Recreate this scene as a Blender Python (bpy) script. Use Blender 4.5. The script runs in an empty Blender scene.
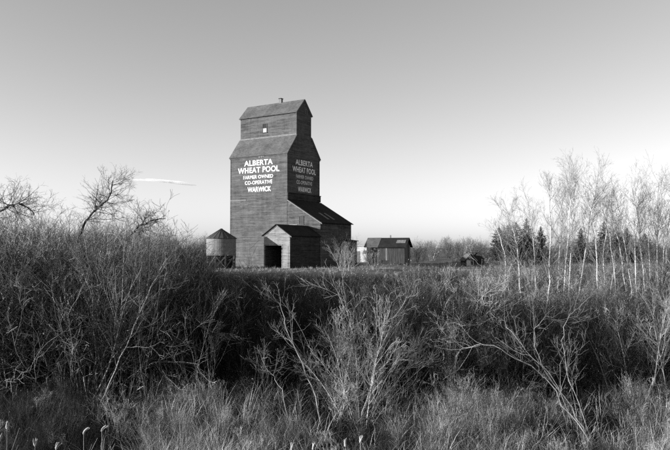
import bpy, bmesh, math, random
import numpy as np
from mathutils import Vector, Matrix
R = math.radians
scene = bpy.context.scene
col = scene.collection

# ------------------------------------------------------------------ camera
CAM_Z = 2.342
F_PX = 651.0                      # focal length in pixels of a 670 px wide picture
cam_d = bpy.data.cameras.new('camera'); cam = bpy.data.objects.new('camera', cam_d); col.objects.link(cam)
cam.location = (0, 0, CAM_Z); cam.rotation_euler = (R(90) + 0.035, 0, 0)
cam_d.sensor_width = 36; cam_d.lens = F_PX / 670 * 36
cam_d.clip_start = 0.05; cam_d.clip_end = 20000
scene.camera = cam

# ------------------------------------------------------------------ sky and sun
SUN_AZ, SUN_EL = -105.0, 10.0     # degrees; azimuth clockwise from +Y (the viewing direction)
world = bpy.data.worlds.new('World'); scene.world = world; world.use_nodes = True
wt = world.node_tree; wt.nodes.clear()
sky = wt.nodes.new('ShaderNodeTexSky'); sky.sky_type = 'NISHITA'; sky.sun_disc = False
sky.sun_elevation = R(SUN_EL); sky.sun_rotation = R(SUN_AZ)
sky.air_density = 1.0; sky.dust_density = 0.6; sky.ozone_density = 1.0; sky.altitude = 0
sep = wt.nodes.new('ShaderNodeSeparateColor')           # black and white film: one tone from the sky's green and red
mix = wt.nodes.new('ShaderNodeMath'); mix.operation = 'MULTIPLY_ADD'; mix.inputs[1].default_value = 0.04
mr = wt.nodes.new('ShaderNodeMath'); mr.operation = 'MULTIPLY'; mr.inputs[1].default_value = 0.96
bg = wt.nodes.new('ShaderNodeBackground'); bg.inputs['Strength'].default_value = 0.103
wo = wt.nodes.new('ShaderNodeOutputWorld')
wt.links.new(sky.outputs[0], sep.inputs[0])
wt.links.new(sep.outputs[1], mr.inputs[0]); wt.links.new(sep.outputs[0], mix.inputs[0]); wt.links.new(mr.outputs[0], mix.inputs[2])
wt.links.new(mix.outputs[0], bg.inputs['Color']); wt.links.new(bg.outputs[0], wo.inputs[0])

sun_d = bpy.data.lights.new('sun', 'SUN'); sun = bpy.data.objects.new('sun', sun_d); col.objects.link(sun)
sun_d.energy = 5.0; sun_d.angle = R(0.5); sun_d.color = (1, 1, 1)
sdir = Vector((math.sin(R(SUN_AZ)) * math.cos(R(SUN_EL)), math.cos(R(SUN_AZ)) * math.cos(R(SUN_EL)), math.sin(R(SUN_EL))))
sun.rotation_euler = sdir.to_track_quat('Z', 'Y').to_euler()
sun.location = sdir * 60

scene.view_settings.view_transform = 'Standard'; scene.view_settings.look = 'None'
scene.view_settings.exposure = 1.15; scene.view_settings.gamma = 1.0; scene.view_settings.use_curve_mapping = False
scene.cycles.max_bounces = 3; scene.cycles.diffuse_bounces = 2; scene.cycles.volume_bounces = 2; scene.cycles.use_denoising = False

# ------------------------------------------------------------------ materials (all neutral greys: a black and white picture)
def g3(v): return (v, v, v, 1)
class NT:
    def __init__(s, name):
        s.m = bpy.data.materials.new(name); s.m.use_nodes = True
        s.t = s.m.node_tree; s.b = s.t.nodes['Principled BSDF']
        s.b.inputs['Specular IOR Level'].default_value = 0.05
    def n(s, typ, **kw):
        x = s.t.nodes.new(typ)
        for k, v in kw.items(): setattr(x, k, v)
        return x
    def l(s, a, b): s.t.links.new(a, b)
    def math(s, op, a, b=None, clamp=False):
        x = s.n('ShaderNodeMath', operation=op); x.use_clamp = clamp
        for i, v in enumerate((a, b)):
            if v is None: continue
            if isinstance(v, (int, float)): x.inputs[i].default_value = v
            else: s.l(v, x.inputs[i])
        return x.outputs[0]
    def coord(s, which='Object', scale=(1, 1, 1)):
        c = s.n('ShaderNodeTexCoord'); mp = s.n('ShaderNodeMapping'); mp.inputs['Scale'].default_value = scale
        s.l(c.outputs[which], mp.inputs[0]); return mp.outputs[0]
    def noise(s, vec, scale, detail=3, rough=0.6):
        x = s.n('ShaderNodeTexNoise'); x.inputs['Scale'].default_value = scale
        x.inputs['Detail'].default_value = detail; x.inputs['Roughness'].default_value = rough
        s.l(vec, x.inputs['Vector']); return x.outputs[0]
    def ramp(s, v, a, b, lo, hi):
        x = s.n('ShaderNodeMapRange'); x.inputs[1].default_value = a; x.inputs[2].default_value = b
        x.inputs[3].default_value = lo; x.inputs[4].default_value = hi; s.l(v, x.inputs[0]); return x.outputs[0]
    def base(s, v): s.l(v, s.b.inputs['Base Color'])
    def bump(s, h, strength, dist):
        x = s.n('ShaderNodeBump'); x.inputs['Strength'].default_value = strength; x.inputs['Distance'].default_value = dist
        s.l(h, x.inputs['Height']); s.l(x.outputs[0], s.b.inputs['Normal'])

def mat_plain(name, v, var=0.25, scale=3.0, rough=0.85, stretch=(1, 1, 1)):
    k = NT(name); vec = k.coord('Object', stretch)
    k.base(k.ramp(k.noise(vec, scale, 5), 0.25, 0.75, v * (1 - var), v * (1 + var)))
    k.b.inputs['Roughness'].default_value = rough
    return k.m

def mat_siding(name, v, board=0.14, var=0.55):
    """horizontal lapped boards, each with its own weathering, old paint worn off in streaks"""
    k = NT(name); c = k.n('ShaderNodeTexCoord'); sp = k.n('ShaderNodeSeparateXYZ'); k.l(c.outputs['Object'], sp.inputs[0])
    row = k.math('DIVIDE', sp.outputs[2], board); fl = k.math('FLOOR', row); fr = k.math('FRACT', row)
    along = k.math('ADD', sp.outputs[0], sp.outputs[1])
    wn0 = k.n('ShaderNodeTexWhiteNoise', noise_dimensions='1D'); k.l(fl, wn0.inputs['W'])
    cell = k.math('FLOOR', k.math('ADD', k.math('DIVIDE', along, 3.1), k.math('MULTIPLY', wn0.outputs[0], 7.0)))
    cv = k.n('ShaderNodeCombineXYZ'); k.l(fl, cv.inputs[0]); k.l(cell, cv.inputs[1])
    wn = k.n('ShaderNodeTexWhiteNoise', noise_dimensions='2D'); k.l(cv.outputs[0], wn.inputs['Vector'])
    mp = k.n('ShaderNodeMapping'); mp.inputs['Scale'].default_value = (0.35, 0.35, 2.6); k.l(c.outputs['Object'], mp.inputs[0])
    streak = k.noise(mp.outputs[0], 2.2, 5, 0.65)
    big = k.noise(c.outputs['Object'], 0.33, 3, 0.55)
    mp2 = k.n('ShaderNodeMapping'); mp2.inputs['Scale'].default_value = (1.4, 1.4, 9.0); k.l(c.outputs['Object'], mp2.inputs[0])
    fine = k.noise(mp2.outputs[0], 2.5, 3, 0.7)
    s = k.math('ADD', k.ramp(wn.outputs[0], 0, 1, -0.24, 0.28), k.ramp(streak, 0.3, 0.7, -0.42, 0.48))
    s = k.math('ADD', s, k.ramp(big, 0.3, 0.7, -0.22, 0.24))
    s = k.math('ADD', s, k.ramp(fine, 0.3, 0.7, -0.25, 0.35))
    mp3 = k.n('ShaderNodeMapping'); mp3.inputs['Scale'].default_value = (1.6, 1.6, 0.16); k.l(c.outputs['Object'], mp3.inputs[0])
    s = k.math('ADD', s, k.ramp(k.noise(mp3.outputs[0], 1.5, 4, 0.6), 0.35, 0.65, -0.14, 0.13))
    s = k.math('ADD', s, k.ramp(k.noise(c.outputs['Object'], 1.1, 5, 0.7), 0.56, 0.68, 0.0, 0.45))
    s = k.math('ADD', s, k.ramp(wn.outputs[0], 0.93, 0.94, 0.0, -0.4))
    s = k.math('MULTIPLY', k.math('ADD', k.math('MULTIPLY', s, var / 0.55), 1.0), v)
    s = k.math('MAXIMUM', s, v * 0.25)
    k.base(s)
    k.bump(k.math('SUBTRACT', 1.0, fr), 0.6, 0.02); k.b.inputs['Roughness'].default_value = 0.85
    return k.m

def mat_shingle(name, v, var=0.4):
    k = NT(name); vec = k.coord('Object', (1, 1, 1))
    br = k.n('ShaderNodeTexNoise'); br.inputs['Scale'].default_value = 5; br.inputs['Detail'].default_value = 5
    mp = k.n('ShaderNodeMapping'); mp.inputs['Scale'].default_value = (0.6, 2.0, 2.5); k.l(vec, mp.inputs[0]); k.l(mp.outputs[0], br.inputs['Vector'])
    n2 = k.noise(vec, 0.8, 3)
    k.base(k.math('MULTIPLY', k.ramp(br.outputs[0], 0.25, 0.75, v * (1 - var), v * (1 + var)), k.ramp(n2, 0.3, 0.7, 0.75, 1.25)))
    k.bump(br.outputs[0], 0.5, 0.03); k.b.inputs['Roughness'].default_value = 0.9
    return k.m

def mat_paint(name, v, chip=0.40, bare=0.22):
    """old paint, flaked off along the boards down to the bare wood"""
    k = NT(name); c = k.n('ShaderNodeTexCoord'); vec = k.coord('Object', (1.2, 1.2, 1.2)); v2 = k.coord('Object', (0.9, 7.0, 7.0))
    f = k.math('ADD', k.math('MULTIPLY', k.noise(vec, 2.4, 5, 0.75), 0.5), k.math('MULTIPLY', k.noise(v2, 2.2, 3, 0.7), 0.5))
    k.base(k.ramp(f, chip - 0.03, chip + 0.10, v * bare, v))
    k.b.inputs['Roughness'].default_value = 0.8
    return k.m

def mat_bark(name, gain, lo=0.6, hi=1.4, scale=6):
    """the 'tone' attribute is each stem's colour, with shade put in for the thicket"""
    k = NT(name); a = k.n('ShaderNodeAttribute'); a.attribute_name = 'tone'
    vec = k.coord('Object')
    k.base(k.math('MULTIPLY', a.outputs['Fac'], k.ramp(k.noise(vec, scale, 3), 0.3, 0.7, gain * lo, gain * hi)))
    k.b.inputs['Roughness'].default_value = 0.7
    return k.m

def mat_birch(name):
    k = NT(name); a = k.n('ShaderNodeAttribute'); a.attribute_name = 'tone'
    v1 = k.noise(k.coord('Object', (2, 2, 9)), 2.4, 4, 0.7)
    k.base(k.math('MULTIPLY', a.outputs['Fac'], k.ramp(v1, 0.36, 0.46, 0.22, 1.0)))
    k.b.inputs['Roughness'].default_value = 0.6
    return k.m

def mat_ground():
    k = NT('earth_and_dead_grass'); vec = k.coord('Object')
    n1 = k.noise(vec, 0.25, 6, 0.65); n2 = k.noise(vec, 4.0, 5, 0.7)
    c = k.n('ShaderNodeSeparateXYZ'); k.l(vec, c.inputs[0])
    up = k.ramp(c.outputs[2], -0.5, -0.05, 0.0, 1.0)                     # wet black mud in the slough, dead grass on the higher field
    dry = k.math('MULTIPLY', k.ramp(n1, 0.3, 0.7, 0.08, 0.16), k.ramp(n2, 0.3, 0.7, 0.6, 1.35))
    wet = k.ramp(n2, 0.3, 0.7, 0.008, 0.022)
    m = k.n('ShaderNodeMix'); m.data_type = 'FLOAT'
    k.l(up, m.inputs[0]); k.l(wet, m.inputs[2]); k.l(dry, m.inputs[3]); k.base(m.outputs[0])
    k.bump(n2, 0.8, 0.08); k.b.inputs['Roughness'].default_value = 0.95
    return k.m

M = {}
M['siding'] = mat_siding('weathered_red_siding', 0.068, 0.14, 0.45)
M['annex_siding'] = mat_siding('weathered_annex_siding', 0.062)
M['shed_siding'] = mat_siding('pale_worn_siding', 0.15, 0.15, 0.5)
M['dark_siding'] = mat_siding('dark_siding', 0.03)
M['roof'] = mat_shingle('weathered_shingles', 0.085)
M['dark_roof'] = mat_shingle('dark_tar_roof', 0.02)
M['white'] = mat_paint('white_paint', 0.55)
M['letter'] = mat_paint('white_letter_paint', 0.88, 0.38)
M['trim'] = mat_plain('pale_trim', 0.15, 0.3)
M['inside'] = mat_plain('dark_interior', 0.03)
M['glass'] = mat_plain('dirty_glass', 0.03, 0.3, 2, 0.2)
M['pane_white'] = mat_plain('lit_pane', 0.35, 0.15)  # pale colour stands in for light on the lower cupola pane
M['metal'] = mat_plain('galvanised_sheet', 0.165, 0.18, 2.5, 0.55)
M['cone'] = mat_plain('rusty_sheet_roof', 0.06, 0.3, 2.0, 0.6)
M['old_wood'] = mat_plain('grey_old_wood', 0.14, 0.45, 5, 0.9, (1, 1, 0.2))
M['grey_board'] = mat_plain('grey_board', 0.042, 0.5, 4, 0.9, (2, 2, 0.3))
M['concrete'] = mat_plain('pale_concrete', 0.35, 0.2)
M['bark'] = mat_bark('bark', 1.0)
M['birch'] = mat_birch('birch_bark')
M['grass'] = mat_bark('dry_grass', 1.0, 0.7, 1.3)
def add_translucency(m, f):
    t = m.node_tree; b = t.nodes['Principled BSDF']; tr = t.nodes.new('ShaderNodeBsdfTranslucent'); mx = t.nodes.new('ShaderNodeMixShader')
    t.links.new(b.inputs['Base Color'].links[0].from_socket, tr.inputs['Color']); mx.inputs[0].default_value = f
    t.links.new(b.outputs[0], mx.inputs[1]); t.links.new(tr.outputs[0], mx.inputs[2]); t.links.new(mx.outputs[0], t.nodes['Material Output'].inputs[0])
add_translucency(M['grass'], 0.35)
M['needle'] = mat_bark('spruce_needles', 1.0)
M['fluff'] = mat_plain('cattail_fluff', 0.3, 0.1)
M['ground'] = mat_ground()

# ------------------------------------------------------------------ mesh helpers
def link(name, me, mat, parent=None, smooth=False):
    o = bpy.data.objects.new(name, me)
    if mat is not None and not me.materials: me.materials.append(mat)
    col.objects.link(o)
    if parent is not None: o.parent = parent
    return o
def tag(o, label=None, cat=None, group=None, kind=None):
    if label: o['label'] = label
    if cat: o['category'] = cat
    if group: o['group'] = group
    if kind: o['kind'] = kind
    return o
def empty(name, loc, rz=0.0, label=None, cat=None, group=None):
    o = bpy.data.objects.new(name, None); col.objects.link(o)
    o.location = loc; o.rotation_euler = (0, 0, rz); o.empty_display_size = 0.3
    return tag(o, label, cat, group)
class MB:
    def __init__(s): s.v = []; s.f = []
    def add(s, vs, fs):
        n = len(s.v); s.v += [tuple(x) for x in vs]; s.f += [tuple(i + n for i in f) for f in fs]; return s
    def box(s, x0, x1, y0, y1, z0, z1):
        return s.add([(x0, y0, z0), (x1, y0, z0), (x1, y1, z0), (x0, y1, z0), (x0, y0, z1), (x1, y0, z1), (x1, y1, z1), (x0, y1, z1)],
                     [(0, 3, 2, 1), (4, 5, 6, 7), (0, 1, 5, 4), (1, 2, 6, 5), (2, 3, 7, 6), (3, 0, 4, 7)])
    def prism(s, poly, d):
        """poly: 3-D points in order, d: extrusion vector"""
        n = len(poly); a = [Vector(p) for p in poly]; b = [p + Vector(d) for p in a]
        return s.add(a + b, [tuple(range(n - 1, -1, -1)), tuple(range(n, 2 * n))] + [(i, (i + 1) % n, n + (i + 1) % n, n + i) for i in range(n)])
    def bar(s, a, b, w, h=None, up=(0, 0, 1)):
        a, b = Vector(a), Vector(b); h = h or w; t = (b - a).normalized(); sd = t.cross(Vector(up))
        if sd.length < 1e-4: sd = t.cross(Vector((1, 0, 0)))
        sd.normalize(); u = sd.cross(t); q = []
        for p in (a, b):
            q += [p - sd * w / 2 - u * h / 2, p + sd * w / 2 - u * h / 2, p + sd * w / 2 + u * h / 2, p - sd * w / 2 + u * h / 2]
        return s.add(q, [(0, 3, 2, 1), (4, 5, 6, 7), (0, 1, 5, 4), (1, 2, 6, 5), (2, 3, 7, 6), (3, 0, 4, 7)])
    def lathe(s, prof, n=32, c=(0, 0, 0)):
        vs = []; fs = []
        for r, z in prof:
            for i in range(n):
                a = 2 * math.pi * i / n; vs.append((c[0] + r * math.cos(a), c[1] + r * math.sin(a), c[2] + z))
        for j in range(len(prof) - 1):
            for i in range(n):
                k = (i + 1) % n; fs.append((j * n + i, j * n + k, (j + 1) * n + k, (j + 1) * n + i))
        return s.add(vs, fs)
    def mesh(s, name, fix=True):
        me = bpy.data.meshes.new(name); me.from_pydata(s.v, [], s.f)
        if fix:
            bm = bmesh.new(); bm.from_mesh(me); bmesh.ops.recalc_face_normals(bm, faces=bm.faces); bm.to_mesh(me); bm.free()
        return me
    def build(s, name, mat, parent=None): return link(name, s.mesh(name), mat, parent)

def array_mesh(name, verts, faces, tone=None, mats=()):
    """verts (N,3), faces (M,k): fast mesh from arrays"""
    me = bpy.data.meshes.new(name); k = faces.shape[1]; m = len(faces)
    me.vertices.add(len(verts)); me.vertices.foreach_set('co', verts.astype(np.float32).ravel())
    me.loops.add(m * k); me.loops.foreach_set('vertex_index', faces.astype(np.int32).ravel())
    me.polygons.add(m); me.polygons.foreach_set('loop_start', np.arange(0, m * k, k, dtype=np.int32))
    if tone is not None:
        at = me.attributes.new('tone', 'FLOAT', 'POINT'); at.data.foreach_set('value', tone.astype(np.float32))
    me.update(calc_edges=True)
    for x in mats: me.materials.append(x)
    return me

def tubes(polys, sides=3):
    """polys: list of (points, r0, r1, tone) -> verts, quads, tone"""
    groups = {}
    for p in polys: groups.setdefault(len(p[0]), []).append(p)
    V, Q, T = [], [], []; off = 0
    for n, ps in groups.items():
        P = np.array([p[0] for p in ps], dtype=float); k = len(ps)
        r0 = np.array([p[1] for p in ps]); r1 = np.array([p[2] for p in ps]); tn = np.array([p[3] for p in ps])
        tan = np.empty_like(P); tan[:, 1:-1] = P[:, 2:] - P[:, :-2]; tan[:, 0] = P[:, 1] - P[:, 0]; tan[:, -1] = P[:, -1] - P[:, -2]
        tan /= np.linalg.norm(tan, axis=2, keepdims=True) + 1e-9
        ref = np.tile(np.array([0.31, 0.87, 0.13]), (k, n, 1))
        a = np.cross(tan, ref); a /= np.linalg.norm(a, axis=2, keepdims=True) + 1e-9; b = np.cross(tan, a)
        rad = r0[:, None] + (r1 - r0)[:, None] * np.linspace(0, 1, n)[None]
        ring = np.empty((k, n, sides, 3))
        for j in range(sides):
            an = 2 * math.pi * j / sides
            ring[:, :, j] = P + (a * math.cos(an) + b * math.sin(an)) * rad[..., None]
        idx = off + np.arange(k * n * sides).reshape(k, n, sides); nx = np.roll(idx, -1, axis=2)
        q = np.stack([idx[:, :-1], nx[:, :-1], nx[:, 1:], idx[:, 1:]], axis=-1).reshape(-1, 4)
        V.append(ring.reshape(-1, 3)); Q.append(q); T.append(np.repeat(tn, n * sides)); off += k * n * sides
    return np.concatenate(V), np.concatenate(Q), np.concatenate(T)

def tube_mesh(name, polys, mat, sides=3):
    v, q, t = tubes(polys, sides); me = array_mesh(name, v, q, t, (mat,))
    if sides > 3: me.polygons.foreach_set('use_smooth', np.ones(len(q), dtype=bool))
    return me

# branching -----------------------------------------------------------------
def rot_about(d, ang, az):
    """a direction at angle ang from d, turned by az round it"""
    dx, dy, dz = d
    if abs(dz) < 0.95: sx, sy, sz = dy, -dx, 0.0
    else: sx, sy, sz = 0.0, dz, -dy
    l = math.sqrt(sx * sx + sy * sy + sz * sz) or 1; sx /= l; sy /= l; sz /= l
    tx, ty, tz = dy * sz - dz * sy, dz * sx - dx * sz, dx * sy - dy * sx
    ca, sa, cz, sn = math.cos(ang), math.sin(ang), math.cos(az), math.sin(az)
    return (dx * ca + (sx * cz + tx * sn) * sa, dy * ca + (sy * cz + ty * sn) * sa, dz * ca + (sz * cz + tz * sn) * sa)

RMIN = [0.0022]
def grow(out, rg, p, d, L, r, lvl, S, tone, pts=None):
    s = S[lvl]; n = s['n']
    if pts is None:
        pts = [p]; w = s['w']; up = s['up']; st = L / n; dirs = []
        for i in range(n):
            dx = d[0] + rg.gauss(0, w); dy = d[1] + rg.gauss(0, w); dz = d[2] + rg.gauss(0, w) + up
            l = math.sqrt(dx * dx + dy * dy + dz * dz) or 1; d = (dx / l, dy / l, dz / l); dirs.append(d)
            p = (p[0] + d[0] * st, p[1] + d[1] * st, p[2] + d[2] * st); pts.append(p)
    else:
        dirs = []; n = len(pts) - 1
        for i in range(n):
            v = [pts[i + 1][k] - pts[i][k] for k in range(3)]; l = math.sqrt(sum(x * x for x in v)) or 1; dirs.append(tuple(x / l for x in v))
    rend = max(r * s.get('taper', 0.35), RMIN[0] * 0.7)
    out.append((pts, r, rend, tone * rg.uniform(0.75, 1.25), lvl))
    if lvl + 1 >= len(S): return
    c = S[lvl + 1]
    for k in range(max(0, int(round(s['kids'] * rg.uniform(0.7, 1.3))))):
        t = rg.uniform(s['t0'], 0.98); f = t * n; i = min(int(f), n - 1); f -= i
        q = tuple(pts[i][j] + (pts[i + 1][j] - pts[i][j]) * f for j in range(3))
        nd = rot_about(dirs[i], R(rg.gauss(s['ang'], s['ang'] * 0.3)), rg.uniform(0, 6.283))
        grow(out, rg, q, nd, L * s['len'] * rg.uniform(0.55, 1.25) * (1.15 - 0.55 * t), max((r + (rend - r) * t) * s['rr'], RMIN[0]), lvl + 1, S, tone)

WILLOW = [dict(n=7, w=0.10, up=0.03, kids=7, t0=0.22, ang=32, len=0.46, rr=0.6, taper=0.25),
          dict(n=5, w=0.13, up=0.06, kids=6, t0=0.15, ang=34, len=0.50, rr=0.6, taper=0.3),
          dict(n=4, w=0.16, up=0.05, kids=0, t0=0.2, ang=35, len=0.5, rr=0.7, taper=0.5)]
WILLOW3 = [dict(WILLOW[0], kids=9), dict(WILLOW[1], kids=6), dict(WILLOW[2], kids=4, len=0.5), dict(n=3, w=0.18, up=0.04, kids=0, t0=0, ang=0, len=0, rr=1)]
CROOKED = [dict(n=8, w=0.2, up=0.02, kids=8, t0=0.25, ang=45, len=0.42, rr=0.62, taper=0.3),
           dict(n=5, w=0.25, up=0.05, kids=6, t0=0.15, ang=45, len=0.5, rr=0.6, taper=0.35),
           dict(n=4, w=0.25, up=0.06, kids=4, t0=0.2, ang=42, len=0.5, rr=0.7, taper=0.5),
           dict(n=3, w=0.25, up=0.03, kids=0, t0=0, ang=0, len=0, rr=1)]
BIRCH = [dict(n=10, w=0.03, up=0.05, kids=34, t0=0.36, ang=36, len=0.27, rr=0.36, taper=0.3),
         dict(n=5, w=0.10, up=0.10, kids=8, t0=0.2, ang=32, len=0.5, rr=0.6, taper=0.3),
         dict(n=4, w=0.14, up=0.06, kids=3, t0=0.2, ang=34, len=0.55, rr=0.7, taper=0.5),
         dict(n=3, w=0.16, up=0.03, kids=0, t0=0, ang=0, len=0, rr=1)]

def bush_polys(rg, h, spread, stems, S, tone, r=0.014, base=0.25, pale=0.25, lean=(0, 0)):
    out = []
    for i in range(stems):
        az = rg.uniform(0, 6.283); th = R(abs(rg.gauss(0, spread)))
        d = (math.sin(th) * math.cos(az) + lean[0], math.sin(th) * math.sin(az) + lean[1], math.cos(th))
        l = math.sqrt(sum(x * x for x in d)); d = tuple(x / l for x in d)
        b = rg.uniform(0, base)
        tn = tone * (rg.uniform(2.2, 4.0) if rg.random() < pale else rg.uniform(0.6, 1.3))
        grow(out, rg, (b * math.cos(az), b * math.sin(az), -0.08), d, h * rg.uniform(0.6, 1.02), r * rg.uniform(0.6, 1.2), 0, S, min(tn, 0.5))
    return out

def hero_bush(name, label, x, d, h, spread=22, stems=12, S=WILLOW3, tone=0.16, seed=1, r=0.014, base=0.25, pale=0.3, cat='bush', lean=(0, 0), group=None):
    rg = random.Random(seed); z = ground_z(x, d)
    root = empty(name, (x, d, z), 0, label, cat, group)
    out = bush_polys(rg, h, spread, stems, S, tone, r, base, pale, lean)
    for k in [o for o in out if o[4] == 0]:
        link('stem', tube_mesh('stem', [k[:4]], M['bark'], 5), None, root)
    link('twigs', tube_mesh('twigs', [(o[0], o[1], o[2], o[3] * (1.0 if o[4] == 1 else 0.75)) for o in out if o[4] > 0], M['bark']), None, root)
    return root

# scatter one mass of small plants as a single object ------------------------
def scatter(name, label, protos, pts, cat):
    """pts: list of (x,y,z, rx,ry,rz, scale, index)"""
    a = np.array(pts); me = bpy.data.meshes.new(name)
    me.vertices.add(len(a)); me.vertices.foreach_set('co', a[:, :3].astype(np.float32).ravel())
    at = me.attributes.new('rot', 'FLOAT_VECTOR', 'POINT'); at.data.foreach_set('vector', a[:, 3:6].astype(np.float32).ravel())
    at = me.attributes.new('scl', 'FLOAT', 'POINT'); at.data.foreach_set('value', a[:, 6].astype(np.float32))
    at = me.attributes.new('pick', 'INT', 'POINT'); at.data.foreach_set('value', a[:, 7].astype(np.int32))
    o = bpy.data.objects.new(name, me); col.objects.link(o); tag(o, label, cat, None, 'stuff')
    ng = bpy.data.node_groups.new(name + '_nodes', 'GeometryNodeTree')
    ng.interface.new_socket('Geometry', in_out='INPUT', socket_type='NodeSocketGeometry')
    ng.interface.new_socket('Geometry', in_out='OUTPUT', socket_type='NodeSocketGeometry')
    N = ng.nodes; gi = N.new('NodeGroupInput'); go = N.new('NodeGroupOutput')
    m2p = N.new('GeometryNodeMeshToPoints'); iop = N.new('GeometryNodeInstanceOnPoints'); jn = N.new('GeometryNodeJoinGeometry')
    for p in reversed(protos):                              # the join lists its newest link first
        oi = N.new('GeometryNodeObjectInfo'); oi.inputs['Object'].default_value = p; oi.inputs['As Instance'].default_value = True
        ng.links.new(oi.outputs['Geometry'], jn.inputs[0])
    def attr(nm, t):
        x = N.new('GeometryNodeInputNamedAttribute'); x.data_type = t; x.inputs['Name'].default_value = nm; return x.outputs[0]
    e2r = N.new('FunctionNodeEulerToRotation'); ng.links.new(attr('rot', 'FLOAT_VECTOR'), e2r.inputs[0])
    iop.inputs['Pick Instance'].default_value = True
    ng.links.new(gi.outputs[0], m2p.inputs[0]); ng.links.new(m2p.outputs[0], iop.inputs['Points'])
    ng.links.new(jn.outputs[0], iop.inputs['Instance']); ng.links.new(attr('pick', 'INT'), iop.inputs['Instance Index'])
    ng.links.new(e2r.outputs[0], iop.inputs['Rotation']); ng.links.new(attr('scl', 'FLOAT'), iop.inputs['Scale'])
    ng.links.new(iop.outputs[0], go.inputs[0])
    md = o.modifiers.new('scatter', 'NODES'); md.node_group = ng
    return o
def proto(name, me): return bpy.data.objects.new(name, me)

# ------------------------------------------------------------------ ground
def sm(a, b, t):
    t = min(max((t - a) / (b - a), 0.0), 1.0); return t * t * (3 - 2 * t)
def ground_z(x, y):
    hump = 0.42 * math.exp(-((x - 6.5) / 3.6) ** 2 - ((y - 76) / 3.2) ** 2)            # the grey shed's rise
    slough = -1.2 + 1.2 * sm(50 + 3 * math.sin(x * 0.13), 63 + 2 * math.sin(x * 0.21 + 1), y)
    road = sm(7.5, 3.0, y) if y < 7.5 else 0.0
    z = slough + 0.35 * road
    z += 0.06 * math.sin(x * 1.7 + y * 0.6) + 0.05 * math.sin(y * 1.3 - x * 0.8)
    if y > 60:
        z += 0.55 * math.exp(-((x - 19.5) / 3.5) ** 2 - ((y - 92) / 3.0) ** 2)        # grassy hump right of the grey shed
        z *= 1 - 0.5 * sm(60, 75, y) if abs(z) < 0.15 else 1
        z += hump
    return z
def X(px, d): return (px - 335) / F_PX * d
def make_ground():
    xs = np.unique(np.concatenate([np.linspace(-60, 60, 121), np.linspace(-6000, -60, 24), np.linspace(60, 6000, 24)]))
    ys = np.unique(np.concatenate([np.linspace(-12, 120, 133), np.linspace(120, 9000, 34), np.linspace(-400, -12, 6)]))
    v = np.array([(x, y, ground_z(x, y)) for y in ys for x in xs]); nx = len(xs)
    f = np.array([(j * nx + i, j * nx + i + 1, (j + 1) * nx + i + 1, (j + 1) * nx + i) for j in range(len(ys) - 1) for i in range(nx - 1)])
    me = array_mesh('ground', v, f, None, (M['ground'],)); me.polygons.foreach_set('use_smooth', np.ones(len(f), dtype=bool))
    tag(link('ground', me, None), 'dead grass field and black slough mud', None, None, 'structure')
make_ground()

# ------------------------------------------------------------------ grain elevator
TH = R(58.4566)
ex, ey = -6.083, 82.624
elev = empty('grain_elevator', (ex, ey, 0), -(math.pi / 2 - TH),
             'tall weathered wooden grain elevator with white lettering on its sides', 'grain elevator')
L, W = 9.39, 7.54; V1 = 2.055; Z1, Z2, Z3, Z4 = 14.5, 17.06, 20.17, 22.0
prof = [(0, -0.3), (0, Z1), (V1, Z2), (V1, Z3), (W / 2, Z4), (W - V1, Z3), (W - V1, Z2), (W, Z1), (W, -0.3)]
MB().prism([(-L, y, z) for y, z in prof], (L, 0, 0)).build('wall', M['siding'], elev)
def slab(mb, a, b, x0, x1, t, lift=0.012):
    """roof slab between eave a=(y,z) and upper edge b=(y,z), from x0 to x1"""
    a = Vector((0, a[0], a[1])); b = Vector((0, b[0], b[1])); n = Vector((1, 0, 0)).cross(b - a).normalized()
    if n.z < 0: n = -n
    p = [a + n * lift, b + n * lift, b + n * (lift + t), a + n * (lift + t)]
    return mb.prism([(x0, q.y, q.z) for q in p], (x1 - x0, 0, 0))
def ext(a, b, k):
    """move a away from b by k metres"""
    dy, dz = a[0] - b[0], a[1] - b[1]; l = math.hypot(dy, dz); return (a[0] + dy / l * k, a[1] + dz / l * k)
for sgn in (0, 1):
    fy = (lambda y: y) if sgn == 0 else (lambda y: W - y)
    e, t = (fy(0), Z1), (fy(V1), Z2)
    slab(MB(), ext(e, t, 0.22), t, -L - 0.14, 0.14, 0.07).build('lower_roof', M['roof'], elev)
    e, t = (fy(V1), Z3), (W / 2, Z4)
    slab(MB(), ext(e, t, 0.25), t, -L - 0.14, 0.14, 0.07).build('cupola_roof', M['roof'], elev)
    # pale rake boards along the gable edges, and the flashing where the lower roof meets the cupola
    for x0, x1 in ((0.012, 0.06), (-L - 0.06, -L - 0.012)):
        for (a, b) in (((fy(0), Z1), (fy(V1), Z2)), ((fy(V1), Z3), (W / 2, Z4))):
            a2 = ext(a, b, 0.2)
            d = -0.16
            MB().prism([(x0, a2[0], a2[1] + d), (x0, b[0], b[1] + d), (x0, b[0], b[1] - 0.02), (x0, a2[0], a2[1] - 0.02)], (x1 - x0, 0, 0)).build('rake_board', M['trim'], elev)
    y0 = fy(V1)
    MB().box(-L - 0.02, 0.02, min(y0, y0 + (-0.09 if sgn == 0 else 0.09)), max(y0, y0 + (-0.09 if sgn == 0 else 0.09)), Z2 + 0.02, Z2 + 0.17).build('flashing', M['trim'], elev)
    ye = fy(0)
    MB().box(-L - 0.05, 0.05, min(ye, ye + (-0.07 if sgn == 0 else 0.07)), max(ye, ye + (-0.07 if sgn == 0 else 0.07)), Z1 - 0.30, Z1 - 0.14).build('eave_board', M['siding'], elev)
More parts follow.
